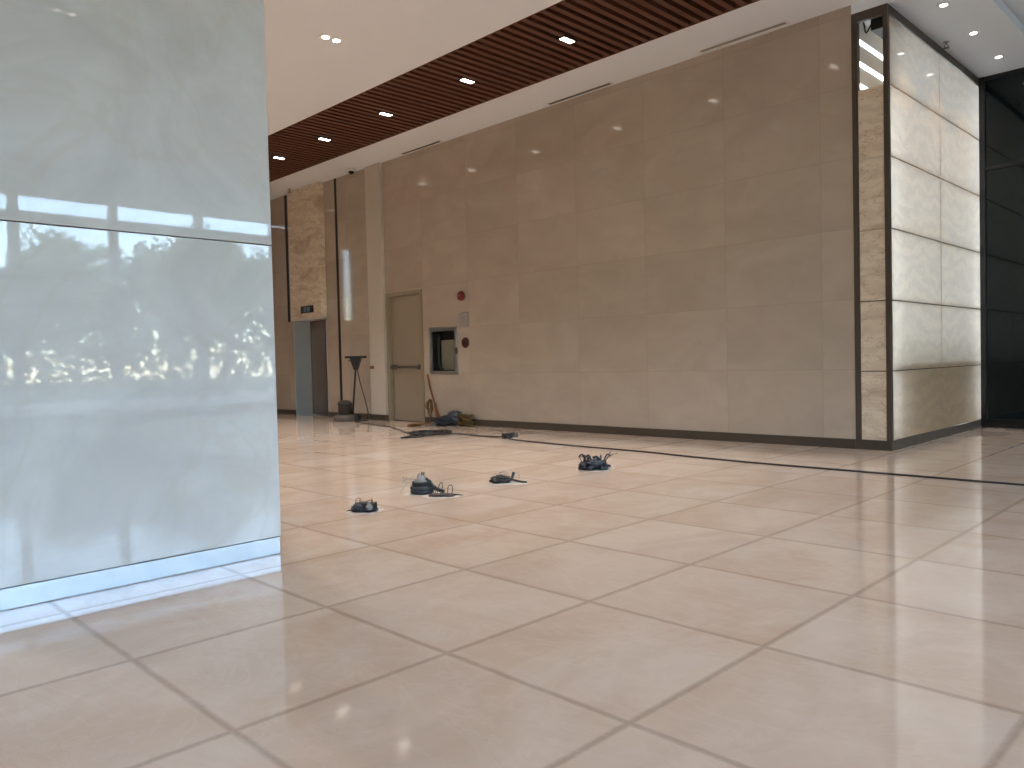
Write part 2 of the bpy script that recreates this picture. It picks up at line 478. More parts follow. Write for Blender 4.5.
for cx in (-13.69, -13.56):
    mb = MB(l0)
    for (a, b, c, d) in ((-.03, .03, .034, .044), (-.03, .03, -.044, -.034), (-.03, .03, -.005, .005), (-.04, -.03, -.04, .04), (.03, .04, -.04, .04)):
        mb.box(cx + a, cx + b, YW - 0.1515, YW - 0.1505, 2.09 + c, 2.09 + d)
    mb.build('display_digit', M['digits'], ds)

# ------------------------------------------------------------------ pillar
PX, PY0, PY1 = -3.755, 0.45, 2.0
q0 = (-4.3, 1.22, 0)
pi = empty('pillar', q0, 'large square pillar clad in glossy white marble, steel plinth below', 'column')
PX0 = -4.95
MB(q0).box(PX0 + 0.03, PX - 0.03, PY0 + 0.03, PY1 - 0.03, 0.0, ZC - 0.001).build('core', M['skirt'], pi)
for a, b in ((0.094, 1.605), (1.6095, 3.122), (3.1265, ZC - 0.001)):
    MB(q0).bbox(PX0, PX, PY0, PY1, a, b, 0.003).build('marble_cladding', M['pillar'], pi)
MB(q0).bbox(PX0 + 0.01, PX - 0.006, PY0 + 0.01, PY1 - 0.003, 0.001, 0.091, 0.002).build('plinth', M['plinth'], pi)

# ------------------------------------------------------------------ backlit onyx column
o0 = (XC - 0.15, (YW + YD) / 2, 0)
oc = empty('onyx_column', o0, 'tall backlit onyx column with bronze frame at the corner beside dark glass', 'column')
ZR = [0.098, 0.792, 1.494, 2.203, 2.912, 3.609, 4.278]
mb = MB(o0)   # bronze frame
mb.box(XN, XN + 0.056, YW - 0.005, YW + 0.06, 0, ZL - 0.001)                 # left post
mb.box(XC - 0.046, XC, YW - 0.005, YW + 0.045, 0, ZL - 0.001)               # corner post
mb.box(XN + 0.056, XC - 0.046, YW - 0.005, YW + 0.04, 4.285, ZL - 0.001)    # head, front
mb.box(XC - 0.04, XC, YW + 0.045, YD, 4.29, ZL - 0.001)                    # head, side
mb.build('metal_frame', M['bronze'], oc)
mb = MB(o0); mb.box(XN + 0.056, XC - 0.046, YW - 0.005, YW + 0.04, 0, 0.098); mb.box(XC - 0.04, XC, YW + 0.045, YD, 0, 0.098)
mb.build('metal_base', M['bronze'], oc)
mb = MB(o0)   # dark joint strips behind the panel gaps
for z in ZR[1:-1]:
    mb.box(XC - 0.03, XC - 0.012, YW + 0.045, YD, z - 0.009, z + 0.009)
    if z < 3.6: mb.box(XN + 0.056, XC - 0.046, YW + 0.02, YW + 0.03, z - 0.01, z + 0.01)
mb.build('joint_strip', M['joint'], oc)
MB(o0).box(XC - 0.03, XC - 0.012, 9.655, 9.665, 0.098, 4.278).build('joint_strip', M['screed'], oc)
for i in range(6):
    for a, b in ((YW + 0.046, 9.6585), (9.6615, YD - 0.002)):
        MB(o0).box(XC - 0.012, XC - 0.002, a, b, ZR[i] + 0.005, ZR[i + 1] - 0.005, skip=('-x',)).build('onyx_panel', M['onyx_back'], oc)
for i in range(5):
    MB(o0).box(XN + 0.057, XC - 0.047, YW + 0.004, YW + 0.02, ZR[i] + (0.005 if i in (1, 2) else 0.002), ZR[i + 1] - (0.005 if i in (0, 1) else 0.002)).build('onyx_front_panel', M['onyx'], oc)
# white inside of the light box, seen through the opening where the top front panel is missing
mb = MB(o0)
mb.box(XN, XN + 0.01, YW + 0.06, YD, 0.0, ZL - 0.001)
mb.box(XN + 0.01, XC - 0.03, YD - 0.012, YD - 0.002, 0.0, ZL - 0.001)
mb.box(XN + 0.01, XC - 0.041, YW + 0.06, YD - 0.012, ZL - 0.012, ZL - 0.002)
mb.box(XN + 0.057, XC - 0.047, YW + 0.021, YW + 0.024, 0.0, 3.6)
mb.build('light_box_lining', M['white'], oc)
MB(o0).box(XN + 0.011, XC - 0.031, YW + 0.11, YD - 0.06, 0.86, 0.87).build('light_baffle', M['joint'], oc)  # unseen shelf added to keep LED light off the bottom panels
dv = MB(o0).bbox(XC - 0.2, XC - 0.07, YW + 0.1, YW + 0.42, 4.2, 4.33, 0.006).build('led_driver', M['plastic'], oc)
MB(o0).tube([(XC - 0.2, YW + 0.12, 4.27), (XC - 0.25, YW + 0.12, 4.2), (XC - 0.28, YW + 0.15, 4.3), (XC - 0.31, YW + 0.2, 4.36)], 0.008).build('lead', M['rubber'], dv)
for nm, (ya, yb, za, zb) in {'a': (YW + 0.07, YW + 0.1, 0.15, 3.5), 'b': (YD - 0.05, YD - 0.02, 0.15, 4.25)}.items():
    MB(o0).box(XN + 0.12, XN + 0.15, ya, yb, za, zb).build('led_strip', M['led'], oc)
for k in range(15):
    z = 1.02 + 0.222 * k
    MB(o0).box(XN + 0.011, XN + 0.018, YW + 0.13, YD - 0.08, z, z + 0.045).build('led_strip', M['ledpanel'], oc)

# ------------------------------------------------------------------ dark glass wall
g0 = ((XC + XG) / 2, YD, 0)
w2 = struct(empty('window_2', g0))
mb = MB(g0)
mb.box(XC + 0.001, XC + 0.065, YD - 0.03, YD + 0.08, 0, ZL)
mb.box(XC + 0.065, XG, YD - 0.03, YD + 0.08, 0, 0.11)
mb.box(XC + 0.065, XG, YD - 0.02, YD + 0.08, 3.225, 3.262)
mb.box(XC + 0.065, XG, YD - 0.02, YD + 0.08, 4.33, ZC)
for xx in (-1.2, 0.4, 2.0, 3.6, 5.2, 6.8, 8.4): mb.box(xx, xx + 0.05, YD - 0.02, YD + 0.08, 0.11, 4.33)
mb.build('window_frame', M['blackmetal'], w2)
xs = [XC + 0.065, -1.2, 0.4, 2.0, 3.6, 5.2, 6.8, 8.4, XG]
for i in range(8):
    for a, b in ((0.11, 3.225), (3.262, 4.33)):
        MB(g0).box(xs[i] + (0.05 if i else 0), xs[i + 1], YD, YD + 0.03, a, b).build('pane', M['darkglass'], w2)
struct(MB().box(XN, XG, YD + 0.1, YD + 0.2, 0, ZC).build('wall_right', M['lining']))

# ------------------------------------------------------------------ glazed front
f0 = (XG, 1.5, 0)
w1 = struct(empty('window_1', f0))
yy = [YF + 0.05] + [3.9 + 1.8 * k for k in range(-6, 4)] + [YD]
mb = MB(f0)
for y in yy: mb.box(XG - 0.1, XG + 0.08, y - 0.08, y + 0.08, 0, ZC)
mb.build('mullion', M['skirt'], w1)
mb = MB(f0)
for a, b in ((0, 0.12), (3.9, 4.12), (ZC - 0.06, ZC)):
    for i in range(len(yy) - 1): mb.box(XG - 0.06, XG + 0.06, yy[i] + 0.08, yy[i + 1] - 0.08, a, b)
mb.build('transom', M['skirt'], w1)
for i in range(len(yy) - 1):
    for a, b in ((0.12, 3.9), (4.12, ZC - 0.06)):
        MB(f0).box(XG - 0.006, XG + 0.006, yy[i] + 0.08, yy[i + 1] - 0.08, a, b).build('pane', M['glass'], w1)

# ------------------------------------------------------------------ wood slat strip
c0 = ((WX0 + WX1) / 2, (WY0 + WY1) / 2, ZC)
mb = MB(c0); k = 0
x = WX0 + 0.03
while x < WX1 - 0.07:
    mb.box(x, x + 0.066, WY0 + 0.014, WY1 - 0.014, ZC - 0.001, ZC + 0.1)
    x += 0.131
wc = empty('slat_ceiling', c0, 'long strip of dark red wood slats set into the white ceiling', 'ceiling')
mb.build('slats', M['wood'], wc)
mb = MB(c0); mb.box(WX0, WX1, WY0 + 0.002, WY1 - 0.002, ZC + 0.13, ZC + 0.198)
mb.build('backing', M['wood'], wc)
mb = MB(c0)
for q in (WY0 + 0.001, WY1 - 0.013): mb.box(WX0, WX1, q, q + 0.012, ZC - 0.003, ZC + 0.13)
mb.build('edge_trim', M['wood'], wc)

# ------------------------------------------------------------------ downlights
def twin_slat(loc, label, group):
    r = empty('twin_downlight', loc, label, 'downlight', group)
    x, y, z = loc
    mb = MB(loc)
    mb.box(x - 0.058, x + 0.058, y - 0.112, y + 0.112, z - 0.006, z + 0.004)
    mb.build('housing', M['lining'], r)
    for s in (-1, 1):
        MB(loc).bbox(x - 0.037, x + 0.037, y + s * 0.047 - 0.041, y + s * 0.047 + 0.041, z - 0.012, z - 0.0055, 0.004).build('lamp', M['lamp'], r)
    return r
names = ['rightmost and largest twin downlight in the wood slat ceiling strip',
         'second twin downlight from the right in the wood slat strip',
         'middle one of the five twin downlights in the wood slat strip',
         'twin downlight in the wood slats, second from the white pillar edge',
         'twin downlight in the wood slats, closest to the white pillar edge']
LX = [-5.648, -7.29, -9.0, -10.6, -12.02]
G1 = 'twin downlights in the wood slat strip'
base = twin_slat((LX[0], 6.585, ZC - 0.002), names[0], G1)
for xx, nm in zip(LX[1:], names[1:]): dup(base, (xx, 6.585, ZC - 0.002), nm, G1)
for xx in (-13.7, -15.3, -4.0): dup(base, (xx, 6.585, ZC - 0.002), 'twin downlight in the wood slat strip, out of the view', G1)

def twin_round(loc, label, group):
    r = empty('twin_downlight', loc, label, 'downlight', group)
    x, y, z = loc
    mb = MB(loc)
    mb.bbox(x - 0.075, x + 0.075, y - 0.14, y + 0.14, z - 0.006, z - 0.0005, 0.002)
    mb.build('housing', M['white'], r)
    for s in (-1, 1):
        MB(loc).lathe((x, y + s * 0.066, z - 0.0055), (0, 0, -1), [(0.04, 0), (0.04, 0.004), (0.035, 0.007)], 20).build('lamp', M['lamp'], r)
    return r
G2 = 'twin downlights in the white ceiling'
b2 = twin_round((-7.31, 4.66, ZC), 'white twin downlight alone in the white ceiling beside the white pillar', G2)
for xx in (-5.66, -9.15, -10.8, -12.45, -4.0, -2.35, -0.7, 0.95, 4.2, 7.6):  # columns over the camera are unseen, added to brighten the near floor
    for y2 in (4.66, 2.4, -0.3):
        if -5.0 < xx < -3.7 and y2 < 4: continue
        dup(b2, (xx, y2, ZC), 'white twin downlight in the white ceiling, out of the view', G2)
def round_light(loc, label, group):
    r = empty('round_downlight', loc, label, 'downlight', group)
    MB(loc).lathe(loc, (0, 0, -1), [(0.06, 0.0005), (0.06, 0.004), (0.05, 0.006)], 24).build('rim', M['white'], r)
    MB(loc).lathe((loc[0], loc[1], loc[2] - 0.005), (0, 0, -1), [(0.034, 0), (0.034, 0.004), (0.03, 0.006)], 20).build('lamp', M['lampc'], r)
    return r
G3 = 'round downlights over the onyx column'
b3 = round_light((-2.475, 8.562, ZL), 'round downlight above the onyx column, nearest the top edge of the picture', G3)
dup(b3, (-2.475, 9.555, ZL), 'round downlight above the onyx column, middle one of three', G3)
dup(b3, (-2.475, 10.55, ZL), 'round downlight above the onyx column, nearest the dark glass wall', G3)

# ------------------------------------------------------------------ ceiling fittings
G4 = 'slot air diffusers along the back wall'
def slot(x0, x1, y, label, m):
    loc = ((x0 + x1) / 2, y, ZC)
    r = empty('slot_diffuser', loc, label, 'air vent', G4)
    mb = MB(loc)
    mb.box(x0 - 0.02, x1 + 0.02, y - 0.05, y - 0.034, ZC - 0.008, ZC - 0.0005); mb.box(x0 - 0.02, x1 + 0.02, y + 0.034, y + 0.05, ZC - 0.008, ZC - 0.0005)
    mb.box(x0 - 0.02, x0, y - 0.034, y + 0.034, ZC - 0.008, ZC - 0.0005); mb.box(x1, x1 + 0.02, y - 0.034, y + 0.034, ZC - 0.008, ZC - 0.0005)
    mb.build('frame', M['white'], r)
    mb = MB(loc); mb.box(x0, x1, y - 0.034, y + 0.034, ZC - 0.002, ZC - 0.0006)
    mb.build('slot', m, r)
slot(-10.55, -9.55, 8.02, 'dark slot diffuser in the white ceiling edge, farther one near white pilaster', M['joint'])
slot(-7.23, -6.17, 8.02, 'grey slot diffuser in the white ceiling edge, above the middle of the beige wall', M['bar'])
slot(-4.85, -3.82, 7.99, 'white slot diffuser in the ceiling edge, nearest the onyx column', M['plate'])
s0 = (-11.92, 7.93, ZC)
cm = empty('dome_camera', s0, 'small white dome camera under the ceiling left of the white pilaster', 'camera')
MB(s0).lathe(s0, (0, 0, -1), [(0.075, 0.0005), (0.075, 0.03), (0.06, 0.045)], 24).build('body', M['white'], cm)
MB(s0).lathe((s0[0], s0[1], ZC - 0.044), (0, 0, -1), [(0.052, 0), (0.047, 0.022), (0.033, 0.04), (0.012, 0.05)], 20).build('dome', M['plastic'], cm)
def sprinkler(loc, label):
    r = empty('sprinkler', loc, label, 'sprinkler', 'ceiling sprinklers')
    MB(loc).lathe(loc, (0, 0, -1), [(0.035, 0.0005), (0.032, 0.006), (0.012, 0.012), (0.011, 0.03)], 16).build('escutcheon', M['plate'], r)
    mb = MB(loc); x, y, z = loc
    for s in (-1, 1): mb.tube([(x + s * 0.01, y, z - 0.028), (x + s * 0.02, y, z - 0.045), (x + s * 0.004, y, z - 0.065)], 0.004, 6)
    mb.lathe((x, y, z - 0.064), (0, 0, -1), [(0.006, 0), (0.034, 0.003), (0.034, 0.006)], 16)
    mb.build('deflector', M['bar'], r)
sprinkler((-14.02, 7.88, ZC), 'small sprinkler head on the ceiling above the elevator header')
sprinkler((-2.755, 9.6, ZL), 'small sprinkler head on the soffit beside the onyx column top')

# ------------------------------------------------------------------ fittings on the back wall
h0 = (-9.69, YW, 0.80)
hc = empty('fire_hose_cabinet', h0, 'open recessed fire hose cabinet with steel frame right of the grey door', 'cabinet')
X0, X1, Z0, Z1 = -10.03, -9.35, 0.80, 1.55
mb = MB(h0); e = 0.055
mb.box(X0, X1, YW - 0.018, YW - 0.0005, Z0, Z0 + e); mb.box(X0, X1, YW - 0.018, YW - 0.0005, Z1 - e, Z1)
mb.box(X0, X0 + e, YW - 0.018, YW - 0.0005, Z0 + e, Z1 - e); mb.box(X1 - e, X1, YW - 0.018, YW - 0.0005, Z0 + e, Z1 - e)
mb.build('frame', M['steel'], hc)
mb = MB(h0); a, b, c, d = HOSE
mb.box(a + .001, a + 0.012, YW, YW + 0.22, c + .001, d - .001); mb.box(b - 0.012, b - .001, YW, YW + 0.22, c + .001, d - .001)
mb.box(a + .012, b - .012, YW, YW + 0.22, d - 0.012, d - .001); mb.box(a + .012, b - .012, YW, YW + 0.22, c + .001, c + 0.012)
mb.box(a + .012, b - .012, YW + 0.2, YW + 0.22, c + .012, d - .012)
mb.build('box_lining', M['lining'], hc)
MB(h0).bbox(a + 0.10, b - 0.07, YW + 0.12, YW + 0.135, c + 0.03, d - 0.16, 0.003).build('back_panel', M['cabinet_back'], hc)
mb = MB(h0); mb.tube([(a + 0.08, YW + 0.1, d - 0.06), (a + 0.07, YW + 0.09, d - 0.3), (a + 0.1, YW + 0.08, c + 0.1), (a + 0.16, YW + 0.09, c + 0.04)], 0.02, 8)
mb.build('hose', M['rubber'], hc)
mb = MB(h0); mb.bbox(X1 - 0.012, X1 + 0.02, YW - 0.05, YW - 0.018, 1.12, 1.22, 0.004)
mb.build('latch', M['bar'], hc)
t0 = (-9.2, YW, 2.02)
be = empty('fire_alarm_bell', t0, 'round red fire alarm bell high on the wall above the hose cabinet', 'alarm bell')
MB(t0).lathe(t0, (0, -1, 0), [(0.04, 0.0005), (0.04, 0.03)], 16).build('base', M['darkred'], be)
MB(t0).lathe((t0[0], YW - 0.028, t0[2]), (0, -1, 0), [(0.078, 0), (0.077, 0.012), (0.07, 0.03), (0.04, 0.042), (0.012, 0.046)], 28).build('gong', M['red'], be)
MB(t0).lathe((t0[0], YW - 0.073, t0[2]), (0, -1, 0), [(0.014, 0), (0.012, 0.008)], 10).build('bolt', M['steel'], be)
t0 = (-9.185, YW, 1.645)
sp = empty('speaker_plate', t0, 'square pale grey wall plate between the red bell and the dark red call point', 'speaker')
MB(t0).bbox(-9.295, -9.075, YW - 0.02, YW - 0.0005, 1.535, 1.755, 0.008).build('plate', M['plate'], sp)
mb = MB(t0)
for r in range(-3, 4): mb.box(-9.185 - 0.045, -9.185 + 0.045, YW - 0.0215, YW - 0.0195, 1.645 + r * 0.014 - 0.003, 1.645 + r * 0.014 + 0.003)
mb.build('grille', M['skirt'], sp)
t0 = (-9.155, YW, 1.29)
cp = empty('fire_call_point', t0, 'dark red fire call point on the wall right of the hose cabinet', 'call point')
MB(t0).lathe(t0, (0, -1, 0), [(0.083, 0.0005), (0.08, 0.02), (0.07, 0.03)], 24).build('housing', M['darkred'], cp)
MB(t0).bbox(-9.185, -9.125, YW - 0.04, YW - 0.03, 1.255, 1.325, 0.006).build('button', M['lining'], cp)

# ------------------------------------------------------------------ floor polisher
def rt(c, a, b=0, z=0):   # offset along the view's right (a) and depth (b) on the floor
    return (c[0] + 0.705 * a - 0.709 * b, c[1] + 0.709 * a + 0.704 * b, z)
m0 = (-11.9, 7.64, 0)
fp = empty('floor_polisher', m0, 'upright floor polishing machine with T handle in front of the white pilaster', 'floor polisher')
MB(m0).lathe(m0, (0, 0, 1), [(0.2, 0.003), (0.215, 0.02), (0.215, 0.07), (0.2, 0.1), (0.12, 0.12)], 28).build('brush_skirt', M['polisher'], fp)
MB(m0).lathe((m0[0], m0[1], 0.11), (0, 0, 1), [(0.11, 0), (0.122, 0.02), (0.122, 0.17), (0.128, 0.175), (0.128, 0.2), (0.11, 0.23), (0.08, 0.25), (0.03, 0.26)], 24).build('motor', M['motor'], fp)
f1 = rt(m0, 0.13, 0.02, 0.1); f2 = rt(m0, 0.21, 0.03, 1.0)
mb = MB(m0); mb.obox(rt(m0, 0.15, 0.02, 0.07), (0.705, 0.709, 0), (-0.709, 0.704, 0), (0, 0, 1), 0.09, 0.06, 0.05)
for s in (-1, 1):
    mb.lathe(tuple(Vector(rt(m0, 0.22, 0.02 + s * 0.09, 0.05)) - Vector((-0.709, 0.704, 0)) * 0.018), (-0.709, 0.704, 0), [(0.045, 0), (0.048, 0.006), (0.048, 0.03), (0.045, 0.036)], 18)
mb.build('wheel_bracket', M['plastic'], fp)
mb = MB(m0); mb.tube([f1, f2], 0.017, 10, 0); mb.build('pole', M['rubber'], fp)
c1 = Vector(f2)
mb = MB(m0)
R_, D_ = Vector((0.705, 0.709, 0)), Vector((-0.709, 0.704, 0))
vs = []
for (hw, hd, z) in ((0.035, 0.03, -0.1), (0.085, 0.05, 0.06), (0.1, 0.05, 0.11)):
    for sx, sy in ((-1, -1), (1, -1), (1, 1), (-1, 1)):
        vs.append(c1 + R_ * sx * hw + D_ * sy * hd + Vector((0, 0, z)))
fs = [(3, 2, 1, 0), (8, 9, 10, 11)]
for i in (0, 4):
    for k in range(4): fs.append((i + k, i + (k + 1) % 4, i + 4 + (k + 1) % 4, i + 4 + k))
mb.add(vs, fs); mb.build('control_box', M['plastic'], fp)
mb = MB(m0)
top = c1 + Vector((0, 0, 0.125))
mb.tube([top - R_ * 0.19, top - R_ * 0.1 , top + R_ * 0.1, top + R_ * 0.19], 0.021, 10, 2)
mb.tube([top - R_ * 0.13 - Vector((0, 0, 0.06)), top - R_ * 0.06 - Vector((0, 0, 0.07))], 0.008, 8, 0)
mb.build('handle', M['rubber'], fp)
mb = MB(m0)
mb.tube([c1 + R_ * 0.02 + Vector((0, 0, -0.06)), c1 + R_ * 0.06 + Vector((0, 0, -0.3)), c1 + R_ * 0.14 + Vector((0, 0, -0.62)), c1 + R_ * 0.19 + Vector((0, 0, -0.86)), c1 + R_ * 0.19 + D_ * -0.02 + Vector((0, 0, -0.985))], 0.009, 8, 4)
mb.build('cord', M['cable'], fp)

# ------------------------------------------------------------------ cables on the floor
zc = 0.008
pc0 = (-8.9, 6.8, 0)
pc = empty('power_cable', pc0, 'black power cable from the polisher with a loose coil near the wall', 'cable')
e0 = c1 + R_ * 0.19 + D_ * -0.02
pts = [(e0.x, e0.y, zc), (-11.45, 7.55, zc), (-10.9, 7.43, zc), (-10.2, 7.3, zc), (-9.6, 7.05, zc), (-8.96, 6.75, zc), (-8.75, 6.62, zc)]
MB(pc0).tube(pts, 0.008, 8, 5).build('lead', M['cable'], pc)
mb = MB(pc0)
rnd = random.Random(3)
cc = Vector((-8.42, 6.75, 0))
pts = [(-8.75, 6.62, zc)]
for k in range(70):
    a = k * 0.55 + 2.6
    ru, rv = 0.24 + 0.06 * math.sin(k * 0.37), 0.25 + 0.09 * math.sin(k * 0.61)
    c_ = cc + R_ * (math.cos(a) * ru) + D_ * (math.sin(a) * rv) + Vector((rnd.uniform(-.03, .03), rnd.uniform(-.03, .03), 0))
    pts.append((c_.x, c_.y, zc + 0.004 + 0.005 * (k % 5) + rnd.uniform(0, .01)))
pts += [(-8.1, 7.0, zc), (-7.85, 6.97, zc), (-7.62, 6.95, zc), (-7.3, 7.0, zc), (-7.2, 7.03, zc + 0.01)]
mb.tube(pts, 0.009, 8, 3)
mb.build('coil', M['cable'], pc)
mb = MB(pc0); mb.tube([rt(cc, -0.05, -0.3, zc), rt(cc, -0.18, -0.42, zc), rt(cc, -0.3, -0.46, zc), rt(cc, -0.34, -0.38, zc), rt(cc, -0.22, -0.2, zc)], 0.009, 8, 4)
mb.build('loop', M['cable'], pc)
x0_ = (-7.12, 7.02, 0)
ex = empty('extension_cable', x0_, 'long thin black extension cable running right across the floor from a socket', 'cable')
mb = MB(x0_)
mb.obox((-7.13, 6.97, 0.034), (0.3, 0.95, 0), (-0.95, 0.3, 0), (0, 0, 1), 0.06, 0.035, 0.032)
mb.build('socket', M['plastic'], ex)
MB(x0_).obox((-7.09, 7.075, 0.04), (0.3, 0.95, 0), (-0.95, 0.3, 0), (0, 0, 1), 0.03, 0.028, 0.03).build('plug', M['bar'], ex)
cl = [(-7.1, 6.93, 0.03), (-6.95, 6.86, zc), (-6.6, 6.8, zc), (-5.8, 6.72, zc), (-4.86, 6.683, zc), (-4.1, 6.58, zc), (-3.425, 6.524, zc), (-2.378, 6.511, zc), (-1.384, 6.497, zc), (0.5, 6.45, zc), (2.5, 6.2, zc), (4.5, 6.4, zc)]
MB(x0_).tube(cl, 0.008, 8, 5).build('lead', M['cable'], ex)

# ------------------------------------------------------------------ things heaped at the wall
s0 = (-9.72, 8.0, 0)
st = empty('orange_stick', s0, 'thin orange-brown stick leaning on the wall under the hose cabinet', 'stick')
MB(s0).tube([(-10.1, YW - 0.022, 0.80), (-10.05, YW - 0.024, 0.62), (-9.93, YW - 0.04, 0.36), (-9.78, YW - 0.07, 0.16), (-9.66, YW - 0.09, 0.075)], 0.015, 8, 4, 0.8).build('shaft', M['stick'], st)
MB(s0).tube([(-9.86, YW - 0.075, 0.33), (-9.80, YW - 0.1, 0.2), (-9.73, YW - 0.13, 0.10), (-9.71, YW - 0.15, 0.03)], 0.022, 8, 4).build('head', M['stick'], st)
r0 = (-9.98, 7.98, 0)
rb = empty('rope_bundle', r0, 'yellow rope bundle hanging on the leaning orange stick', 'rope')
mb = MB(r0); rnd = random.Random(11)
for k in range(5):
    a = rnd.uniform(-0.05, 0.04)
    cx = -10.0 + rnd.uniform(-0.04, 0.06)
    mb.tube([(cx, YW - 0.075, 0.40), (cx - 0.05 + a, YW - 0.08 - 0.006 * k, 0.3), (cx - 0.03, YW - 0.09, 0.16 + 0.02 * k), (cx + 0.03, YW - 0.09, 0.13 + 0.03 * k), (cx + 0.05 + a, YW - 0.085, 0.24), (cx + 0.02, YW - 0.076, 0.39)], 0.008, 6, 4)
mb.build('loops', M['rope'], rb)
mb = MB(r0)
mb.tube([(-9.95, YW - 0.1, 0.14), (-9.9, YW - 0.12, 0.05), (-9.85, YW - 0.16, 0.014), (-9.75, YW - 0.22, 0.014), (-9.62, YW - 0.2, 0.014)], 0.012, 6, 4)
mb.build('tail', M['rope'], rb)

def lump(c, sx, sy, sz, seed, n=3, amp=0.35):
    bm = bmesh.new(); bmesh.ops.create_icosphere(bm, subdivisions=n + 1, radius=1.0)
    out = []
    for v in bm.verts:
        d = v.co.normalized()
        k = 1 + amp * noise.noise(d * 2.1 + Vector((seed, 0, 0))) + amp * 0.5 * noise.noise(d * 5.0 + Vector((0, seed, 0)))
        p = d * k
        z = max(p.z * sz, -c[2] + 0.003)
        q = R_ * (p.x * sx) + D_ * (p.y * sy)
        out.append((c[0] + q.x, c[1] + q.y, c[2] + z))
    bm.verts.index_update()
    fs = [tuple(v.index for v in f.verts) for f in bm.faces]; bm.free()
    return out, fs
b0 = (-9.42, 7.86, 0)
ct = empty('cloth_bundle', b0, 'crumpled blue-grey cloth bundle on the floor under the hose cabinet', 'cloth')
mb = MB(b0); v_, f_ = lump((-9.37, 7.86, 0.07), 0.21, 0.11, 0.085, 1.3); mb.add(v_, f_, True)
mb.build('folds', M['cloth'], ct)
mb = MB(b0); v_, f_ = lump((-9.27, 7.95, 0.11), 0.14, 0.09, 0.11, 5.1); mb.add(v_, f_, True)
mb.build('dark_fold', M['navy'], ct)
mb = MB(b0)
mb.obox((-9.50, 7.72, 0.035), (0.705, 0.709, 0.1), (-0.709, 0.704, 0), (0, 0, 1), 0.07, 0.035, 0.03); mb.build('hem', M['bar'], ct)
y0 = (-9.03, 7.95, 0)
yr = empty('rope_coil', y0, 'yellow-brown rope coil heaped right of the blue-grey cloth bundle', 'rope')
mb = MB(y0); rnd = random.Random(5); pts = []
for k in range(80):
    a = k * 0.6
    rr = 0.085 + 0.03 * math.sin(k * 1.3)
    q = Vector((-9.03, 7.95, 0)) + R_ * math.cos(a) * rr + D_ * math.sin(a) * rr * 0.8
    pts.append((q.x + rnd.uniform(-.02, .02), q.y + rnd.uniform(-.02, .02), 0.02 + 0.15 * k / 80 + rnd.uniform(0, .02)))
mb.tube(pts, 0.014, 6, 3); mb.build('coil', M['rope'], yr)
mb = MB(y0); mb.tube([(-9.0, 7.88, 0.08), (-8.92, 7.86, 0.03), (-8.86, 7.88, 0.016), (-8.82, 7.96, 0.016)], 0.014, 6, 4); mb.build('end', M['rope'], yr)
w0 = (-9.7, 7.6, 0)
ws = empty('wooden_stick', w0, 'brown wooden stick lying on the floor before the heaped cloth', 'stick')
mb = MB(w0); mb.tube([(-9.77, 7.39, 0.022), (-9.72, 7.55, 0.03), (-9.62, 7.8, 0.035)], 0.02, 8, 3); mb.build('shaft', M['stickdark'], ws)
mb = MB(w0); mb.lathe((-9.757, 7.43, 0.0235), (0.3, 0.95, 0.03), [(0.024, 0), (0.026, 0.01), (0.026, 0.16), (0.022, 0.18)], 12); mb.build('grip', M['rope'], ws)

# ------------------------------------------------------------------ floor outlets with loose cables
GB = 'cable stubs rising from openings in the floor'
def at(c, a, b, z): return rt(c, a, b, z)
def patch(c, w, d, seed, root):
    """pale mortar rim round the opening"""
    n = 26; rnd = random.Random(seed); vs = [(c[0], c[1], 0.003)]
    for k in range(n):
        t = 2 * PI * k / n; s = 1 + rnd.uniform(-.12, .12)
        vs.append(rt(c, math.cos(t) * w * s, math.sin(t) * d * s, 0.0012))
    MB(c).add(vs, [(0, 1 + k, 1 + (k + 1) % n) for k in range(n)]).build('mortar_rim', M['screed'], root)
def wires(c, root, lst, mat, r=0.0028, nm='wire'):
    for pts in lst:
        MB(c).tube([rt(c, *p) for p in pts], r, 6, 4).build(nm, mat, root)
# A: nearest, flat dark coil with reddish wires
cA = (-4.41, 2.96, 0)
A = empty('cable_stub', cA, 'low dark cable stub with reddish wire arcs, nearest to the white pillar', 'cable', GB)
patch(cA, 0.12, 0.13, 1, A)
v_, f_ = lump((cA[0], cA[1], 0.025), 0.085, 0.07, 0.032, 2.2)
MB(cA).add(v_, f_, True).build('dark_bundle', M['navy'], A)
pts = []
for k in range(26):
    a = k * 0.5; pts.append(rt(cA, 0.035 + 0.045 * math.cos(a), 0.045 * math.sin(a) - 0.02, 0.02 + 0.0015 * k))
MB(cA).tube(pts, 0.010, 8, 3).build('coil', M['rubber'], A)
MB(cA).lathe(rt(cA, 0.05, -0.06, 0.03), (0.2, -0.6, 0.5), [(0.018, 0), (0.02, 0.004), (0.02, 0.03), (0.012, 0.032)], 14).build('conduit_end', M['greytape'], A)
MB(cA).tube([rt(cA, -0.05, -0.02, 0.02), rt(cA, -0.08, -0.02, 0.014), rt(cA, -0.115, -0.01, 0.006)], 0.009, 8, 3, 0.3).build('tail', M['wiredark'], A)
wires(cA, A, [[(-.06, 0, .02), (-.055, 0, .08), (-.03, .02, .078), (-.05, .02, .03)], [(-.05, .02, .03), (-.0, .0, .058), (.05, 0, .074), (.06, .01, .03)], [(.04, .02, .03), (.052, 0, .085), (.055, -.01, .04)]], M['copper'])
